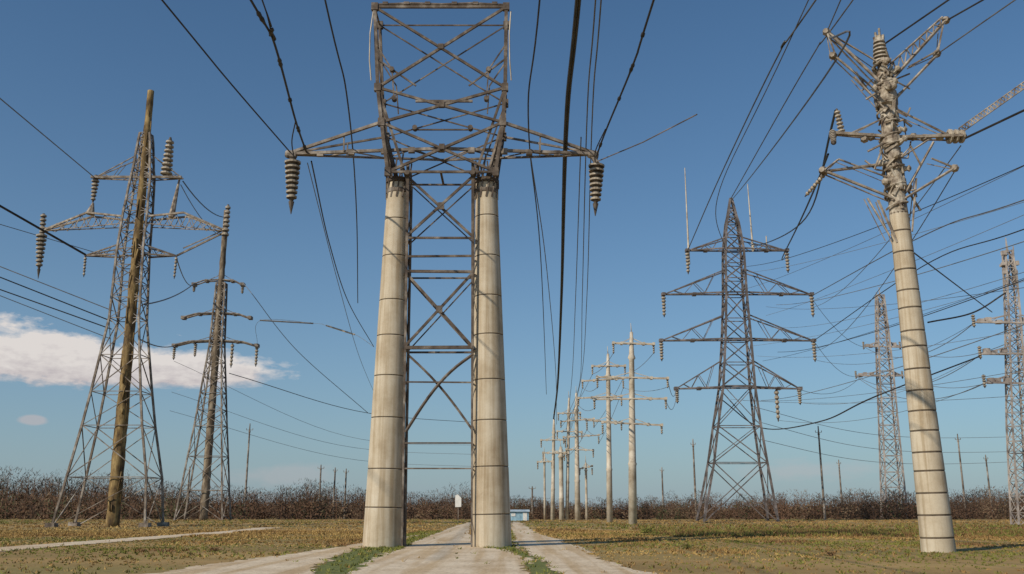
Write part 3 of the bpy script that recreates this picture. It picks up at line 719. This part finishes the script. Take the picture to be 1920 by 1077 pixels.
# ------------------------------------------------------------------ cables
def catmull(pts, per=10):
    P_ = [Vector(p) for p in pts]
    if len(P_) == 2: return [P_[0].lerp(P_[1], i / per) for i in range(per + 1)]
    P_ = [P_[0] * 2 - P_[1]] + P_ + [P_[-1] * 2 - P_[-2]]; out = []
    for i in range(1, len(P_) - 2):
        for k in range(per):
            t = k / per; a, b2, c2, d2 = P_[i - 1:i + 3]
            out.append(.5 * ((2 * b2) + (c2 - a) * t + (2 * a - 5 * b2 + 4 * c2 - d2) * t * t + (3 * b2 - a - 3 * c2 + d2) * t ** 3))
    out.append(P_[-2]); return out
GC = 'overhead power cables'
def cable(pts, r=.035, mat='cable', ext=None, sag=0.0, strands=1, gap=.1, lumps=0, label='dark overhead power cable strung between pylons'):
    pts = [Vector(p) for p in pts]
    if ext is not None:
        d = (pts[0] - pts[1]); d = d / d.length; pts = [pts[0] + d * ext] + pts
    c_ = catmull(pts)
    if sag:
        n_ = len(c_) - 1
        for i in range(len(c_)): t = i / n_; c_[i] = c_[i] - Vector((0, 0, sag * 4 * t * (1 - t)))
    b2 = B()
    for s_ in range(strands):
        off = Vector(((s_ - (strands - 1) / 2) * gap, 0, (s_ % 2) * gap * .4))
        b2.path([p + off for p in c_], r, 6)
    for k in range(lumps):
        i = int((k + .5 + J(.3)) / lumps * (len(c_) - 1)); d = (c_[i + 1] - c_[i]).normalized() * random.uniform(.6, 1.6)
        b2.lathe(c_[i] - d * .3, c_[i] + d * .3, [(0, r, 0), (.2, r * 1.9, 0), (.4, r * 1.4, 0), (.6, r * 1.9, 0), (.8, r * 1.3, 0), (1, r, 0)], 7)
    o = b2.obj('power_cable', [mat]); meta(o, label, 'power cable', GC)
Z = 19.5
def zz(l, z=Z): return [(x, y, z) for x, y in l]
cable(zz([(-12.6, 30), (-12.1, 37)]) + [(-11.3, 44.9, 19.4)], .035, ext=34)
cable(zz([(-9.4, 30), (-9.3, 33), (-10.2, 41)]) + [(-10.5, 44.9, 19.4)], .05, ext=34, lumps=8, label='thick dark cable with clamps hung from the pylon arm')
cable([(-9.0, 29.5, 19.7), (-9.1, 31.3, 19.6), (-9.3, 33, 19.5)], .03, ext=30)
cable([(-10.2, 41, 19.5), (-10.7, 42.5, 19.1), (-11.1, 44.7, 19.1)], .03)
cable(zz([(-6.7, 30), (-7.4, 39), (-9.6, 55), (-13.7, 81)]), .035, ext=34)
cable([(-10.5, 46, 19.4), (-12.6, 62, 19.5), (-14.5, 81, 19.5), (-15.6, 104, 19.5)], .04, 'cable')
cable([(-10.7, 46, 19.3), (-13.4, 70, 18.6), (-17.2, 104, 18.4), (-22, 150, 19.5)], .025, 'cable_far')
cable(zz([(1, 30), (.8, 42), (2.2, 68), (5.5, 149)]), .035, ext=34)
cable([(.9, 44.5, 19.4), (2.6, 68, 19.4), (5.2, 110, 17.2), (7.2, 152, 15)], .03, 'cable_pale')
cable(zz([(2.4, 30), (2.7, 44.0), (4.3, 79)], 19.75) + [(5.9, 120, 17.4), (6.75, 152, 15.9)], .065, ext=34, strands=2, gap=.11, label='thick twin-strand black cable bundle crossing overhead')
cable(zz([(3, 30), (3.6, 42), (6.1, 79)], 19.6) + [(9.1, 125, 18.2), (9.4, 154, 17.2)], .03, 'cable_pale', ext=34)
cable(zz([(3.2, 30), (3.85, 42), (6.5, 79)], 19.6) + [(8.7, 116, 18), (9.5, 154, 15)], .03, 'cable_pale', ext=34)
cable([(3.4, 43, 19.5), (5.5, 79, 19.2), (7.5, 116, 17.8), (8.9, 154, 14.2)], .03, 'cable_pale')
cable(zz([(5.1, 30), (5.0, 35), (4.55, 42)]) + [(4.3, 44.9, 19.2)], .045, ext=34, lumps=5)
cable([(4.5, 42, 19.5), (4.15, 43.5, 19.0), (4.25, 44.9, 18.8)], .03)
cable([(23, 64, 39.2), (22.6, 72, 39.2), (24.1, 102, 39.2), (26.1, 134, 39.0)], .07, 'cable_pale', ext=80)
cable([(22.8, 69, 39.2), (25, 108, 38.5), (31.8, 134, 39.1)], .05, 'cable_pale', ext=80)
cable([(31, 76, 46.7), (30.7, 88, 46.7), (33.0, 134, 47.2)], .07, 'cable_pale', ext=90)
cable([(14.7, 39.4, 19.3), (25.9, 80, 28.0), (36, 134, 39.8)], .06, 'cable', sag=1.4)
cable([(14.2, 39.4, 17.2), (24, 80, 25.0), (40.9, 134, 38.9)], .05, 'cable', sag=1.6)
cable([(18.7, 36, 22.9), (17.2, 39.4, 22.6)], .04, ext=30); cable([(21.1, 37, 23.7), (20.2, 39.4, 23.8)], .04, ext=30)
cable([(20.6, 36.4, 22.3), (19.6, 39.4, 22.1)], .03, 'cable_pale', ext=30); cable([(22.4, 34, 19.6), (21.6, 35.7, 19.05)], .04, ext=20)
cable([(21.26, 36, 17.8), (20.3, 39.4, 17.9)], .05, ext=30)
cable([(14.4, 36, 23.6), (14.6, 39.4, 23.2)], .03, 'cable_pale', ext=30)
cable([(14.6, 39.4, 23.2), (16.0, 44, 24.2), (33.0, 134, 46.9)], .05, 'cable_pale', sag=1)
# left cables
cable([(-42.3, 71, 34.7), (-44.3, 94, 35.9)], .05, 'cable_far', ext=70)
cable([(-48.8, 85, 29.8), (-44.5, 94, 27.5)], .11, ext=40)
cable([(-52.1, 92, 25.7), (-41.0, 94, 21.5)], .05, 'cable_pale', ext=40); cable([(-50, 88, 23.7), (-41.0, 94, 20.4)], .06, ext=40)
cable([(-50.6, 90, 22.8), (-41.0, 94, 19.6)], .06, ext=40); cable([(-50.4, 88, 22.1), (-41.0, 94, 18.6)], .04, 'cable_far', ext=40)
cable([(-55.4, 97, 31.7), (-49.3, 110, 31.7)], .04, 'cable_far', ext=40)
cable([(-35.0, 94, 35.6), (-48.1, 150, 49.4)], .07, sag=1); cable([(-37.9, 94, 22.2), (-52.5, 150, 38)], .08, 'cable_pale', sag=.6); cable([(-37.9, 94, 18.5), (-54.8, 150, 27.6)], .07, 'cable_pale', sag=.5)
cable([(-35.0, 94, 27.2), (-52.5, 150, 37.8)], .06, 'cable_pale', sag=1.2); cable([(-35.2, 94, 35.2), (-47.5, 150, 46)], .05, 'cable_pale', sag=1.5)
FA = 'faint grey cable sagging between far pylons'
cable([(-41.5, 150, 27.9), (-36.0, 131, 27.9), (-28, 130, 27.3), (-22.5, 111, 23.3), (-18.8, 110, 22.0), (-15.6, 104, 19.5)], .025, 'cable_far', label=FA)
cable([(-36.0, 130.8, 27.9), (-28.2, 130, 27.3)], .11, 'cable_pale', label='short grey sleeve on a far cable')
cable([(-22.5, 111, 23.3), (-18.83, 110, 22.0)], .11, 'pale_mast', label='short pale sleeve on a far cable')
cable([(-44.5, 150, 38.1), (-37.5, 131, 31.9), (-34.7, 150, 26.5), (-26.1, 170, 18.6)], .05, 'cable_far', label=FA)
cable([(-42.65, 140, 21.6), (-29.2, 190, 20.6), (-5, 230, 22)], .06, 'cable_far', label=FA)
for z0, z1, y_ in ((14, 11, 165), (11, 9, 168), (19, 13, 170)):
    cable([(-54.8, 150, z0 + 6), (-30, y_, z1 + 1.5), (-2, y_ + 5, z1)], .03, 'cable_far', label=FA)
# right fan
R_ = 'grey cable fanning out from the lattice pylon'
cable([(40.4, 70, 25.4), (39.2, 85, 27.0), (44.1, 134, 32.2)], .05, 'cable_pale', ext=40, label=R_)
cable([(40.1, 70, 23.0), (40.9, 90, 25.2), (43.9, 134, 25.5)], .05, ext=40, label=R_)
cable([(45.4, 100, 21.5), (51.9, 103, 23.2), (55.9, 103, 25.5)], .10)
cable([(26.8, 60, 18.3), (49.9, 95, 21.6)], .05)
cable([(30.0, 134, 17.0), (35.7, 134, 12.9), (39.5, 120, 12.6), (38.9, 100, 13.4), (52.3, 103, 18.3)], .08)
rows_ = (((44.1, 32.3), (38.5, 60, 20.5), 1), ((43.9, 25.5), (38.5, 60, 18.2), 1.2), ((41.4, 18.5), (38.5, 62, 15.2), 1.0), ((40.9, 39.0), (40, 62, 27), 1.2), ((44.1, 29), (42, 66, 20), 1.4), ((38.0, 14), (52.2, 103, 15.2), 1.8), ((41.4, 16.5), (52.2, 103, 18.4), 2.0), ((43.9, 22.7), (51.9, 103, 22.0), 2.2),
        ((44.1, 32.0), (44, 66, 25.5), .6), ((40.9, 36.2), (42, 66, 28.5), .8), ((43.9, 25.0), (46, 72, 21.5), .8), ((41.3, 17.8), (46, 76, 13.5), 1.0), ((44.1, 30.5), (20.2, 39.4, 17.6), 1.5), ((43.9, 24), (19.8, 39.4, 16.4), 1.8),
        ((40.9, 37.5), (42, 62, 24.5), .9), ((44.1, 31.2), (44, 70, 19.0), 1.1), ((43.9, 24.2), (48, 80, 17.5), 1.2), ((41.4, 17.2), (50, 85, 12.0), .8), ((44.1, 27.0), (50, 84, 23.0), .9))
for i_, ((x0, z0), (x1, y1, z1), s_) in enumerate(rows_):
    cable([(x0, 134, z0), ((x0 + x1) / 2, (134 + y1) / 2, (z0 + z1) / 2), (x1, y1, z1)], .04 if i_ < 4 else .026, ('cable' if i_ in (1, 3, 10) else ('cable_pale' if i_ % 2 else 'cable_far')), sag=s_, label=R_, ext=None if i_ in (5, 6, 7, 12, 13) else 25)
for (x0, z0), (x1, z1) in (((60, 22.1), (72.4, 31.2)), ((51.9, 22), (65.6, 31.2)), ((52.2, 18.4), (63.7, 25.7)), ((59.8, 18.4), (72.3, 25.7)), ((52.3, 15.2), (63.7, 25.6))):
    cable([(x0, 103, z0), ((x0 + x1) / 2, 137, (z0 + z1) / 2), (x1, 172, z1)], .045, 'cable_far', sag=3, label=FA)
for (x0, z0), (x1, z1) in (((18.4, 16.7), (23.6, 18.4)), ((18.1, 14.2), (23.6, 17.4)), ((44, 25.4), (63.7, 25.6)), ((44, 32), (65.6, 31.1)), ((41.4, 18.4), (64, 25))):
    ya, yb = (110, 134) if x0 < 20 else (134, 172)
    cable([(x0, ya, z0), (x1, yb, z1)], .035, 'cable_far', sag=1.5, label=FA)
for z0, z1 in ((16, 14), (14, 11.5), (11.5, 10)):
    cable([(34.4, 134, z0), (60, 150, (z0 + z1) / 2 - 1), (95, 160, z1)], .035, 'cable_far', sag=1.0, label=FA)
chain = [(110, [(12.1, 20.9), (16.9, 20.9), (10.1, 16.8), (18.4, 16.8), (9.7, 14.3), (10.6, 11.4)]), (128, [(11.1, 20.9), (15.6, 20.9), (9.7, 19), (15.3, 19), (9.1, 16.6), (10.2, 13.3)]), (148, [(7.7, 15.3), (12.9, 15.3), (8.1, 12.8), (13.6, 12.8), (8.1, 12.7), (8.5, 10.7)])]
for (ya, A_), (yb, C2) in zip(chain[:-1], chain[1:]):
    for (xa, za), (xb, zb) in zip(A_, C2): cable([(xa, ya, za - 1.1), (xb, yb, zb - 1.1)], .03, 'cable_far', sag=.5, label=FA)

# ------------------------------------------------------------------ light and sky
EL = math.radians(34); AZ = math.radians(227)
d = Vector((math.sin(AZ) * math.cos(EL), math.cos(AZ) * math.cos(EL), math.sin(EL)))
sun = bpy.data.lights.new('sun', 'SUN'); sun.energy = 3.8; sun.angle = math.radians(.5); sun.color = (1, .88, .70)
so = bpy.data.objects.new('sun', sun); so.rotation_euler = (-d).to_track_quat('-Z', 'Y').to_euler(); so.location = (0, 0, 60); COL.objects.link(so)

w = bpy.data.worlds.new('World'); scene.world = w; w.use_nodes = True
nt = w.node_tree; nt.nodes.clear()
out = nt.nodes.new('ShaderNodeOutputWorld'); bg = nt.nodes.new('ShaderNodeBackground'); nt.links.new(bg.outputs[0], out.inputs[0])
sky = nt.nodes.new('ShaderNodeTexSky'); sky.sky_type = 'NISHITA'; sky.sun_disc = False; sky.sun_elevation = EL; sky.sun_rotation = AZ
sky.altitude = 0; sky.air_density = 1.0; sky.dust_density = .6; sky.ozone_density = 2.0
bg.inputs[1].default_value = .085
geo = nt.nodes.new('ShaderNodeTexCoord')
sep = nt.nodes.new('ShaderNodeSeparateXYZ'); nt.links.new(geo.outputs['Generated'], sep.inputs[0])
def mth(op, a, b2=None, c2=None, clamp=False):
    n_ = nt.nodes.new('ShaderNodeMath'); n_.operation = op; n_.use_clamp = clamp
    for i, v_ in enumerate((a, b2, c2)):
        if v_ is None: continue
        if isinstance(v_, (int, float)): n_.inputs[i].default_value = v_
        else: nt.links.new(v_, n_.inputs[i])
    return n_.outputs[0]
az = mth('ARCTAN2', sep.outputs[0], sep.outputs[1]); el = mth('ARCSINE', sep.outputs[2])
cmb = nt.nodes.new('ShaderNodeCombineXYZ'); nt.links.new(az, cmb.inputs[0]); nt.links.new(mth('MULTIPLY', el, 2.2), cmb.inputs[1])
cn = noise(nt, 15, 8, .55, cmb.outputs[0], .2); cn2 = noise(nt, 55, 5, .6, cmb.outputs[0])
def cloud(a, e, ra, re, amp=1.0, rb=None, k=3.2):
    x_ = mth('DIVIDE', mth('SUBTRACT', az, a), ra)
    dy = mth('SUBTRACT', el, e)
    y_ = mth('MAXIMUM', mth('DIVIDE', dy, re), mth('DIVIDE', dy, -(rb or re)))
    dd = mth('SQRT', mth('ADD', mth('MULTIPLY', x_, x_), mth('MULTIPLY', y_, y_)))
    v_ = mth('SUBTRACT', 1.0, dd)
    nz = mth('MULTIPLY', mth('SUBTRACT', cn.outputs['Fac'], .5), 1.7 * amp)
    nz2 = mth('MULTIPLY', mth('SUBTRACT', cn2.outputs['Fac'], .5), .9 * amp)
    v_ = mth('ADD', v_, mth('ADD', nz, nz2))
    return mth('MULTIPLY', v_, k, clamp=True)
c1 = cloud(-.54, .136, .20, .044, .9, .024); c2 = cloud(-.38, .134, .155, .028, .65, .018); c3 = cloud(-.472, .082, .014, .006, .4)
c4 = mth('MULTIPLY', cloud(.30, .038, .07, .012, 1, None, 1.6), .3); c5 = mth('MULTIPLY', cloud(-.23, .034, .07, .012, 1, None, 1.6), .3); c6 = cloud(1.6, .22, .3, .05)
cm = mth('MAXIMUM', mth('MAXIMUM', c1, c2), mth('MAXIMUM', mth('MULTIPLY', c3, .6), mth('MAXIMUM', c4, mth('MAXIMUM', c5, c6))))
shade = ramp(nt, mth('ADD', mth('MULTIPLY', cn2.outputs['Fac'], .8), mth('MULTIPLY', mth('SUBTRACT', el, .13), 10)), [(.2, (6.0, 5.4, 5.5)), (.55, (8.8, 8.2, 7.8))])
skyc = mix(nt, 1.0, sky.outputs[0], (.64, .94, 1.10), 'MULTIPLY')
hz = mth('POWER', 2.718, mth('MULTIPLY', mth('MAXIMUM', el, 0.0), -6.0))
skyc = mix(nt, mth('MULTIPLY', hz, .78), skyc, (3.5, 4.25, 5.0))
colr = mix(nt, mth('MULTIPLY', cm, .95), skyc, shade.outputs[0])
nt.links.new(colr, bg.inputs[0])

# ------------------------------------------------------------------ camera
cam = bpy.data.cameras.new('camera'); cam.sensor_width = 36; cam.lens = 36 * 1750 / 1920; cam.clip_end = 6000; cam.clip_start = .1
co = bpy.data.objects.new('camera', cam); co.location = (0, 0, 1.7)
co.rotation_euler = (math.radians(90) + math.atan(416 / 1750), 0, 0)
COL.objects.link(co); scene.camera = co
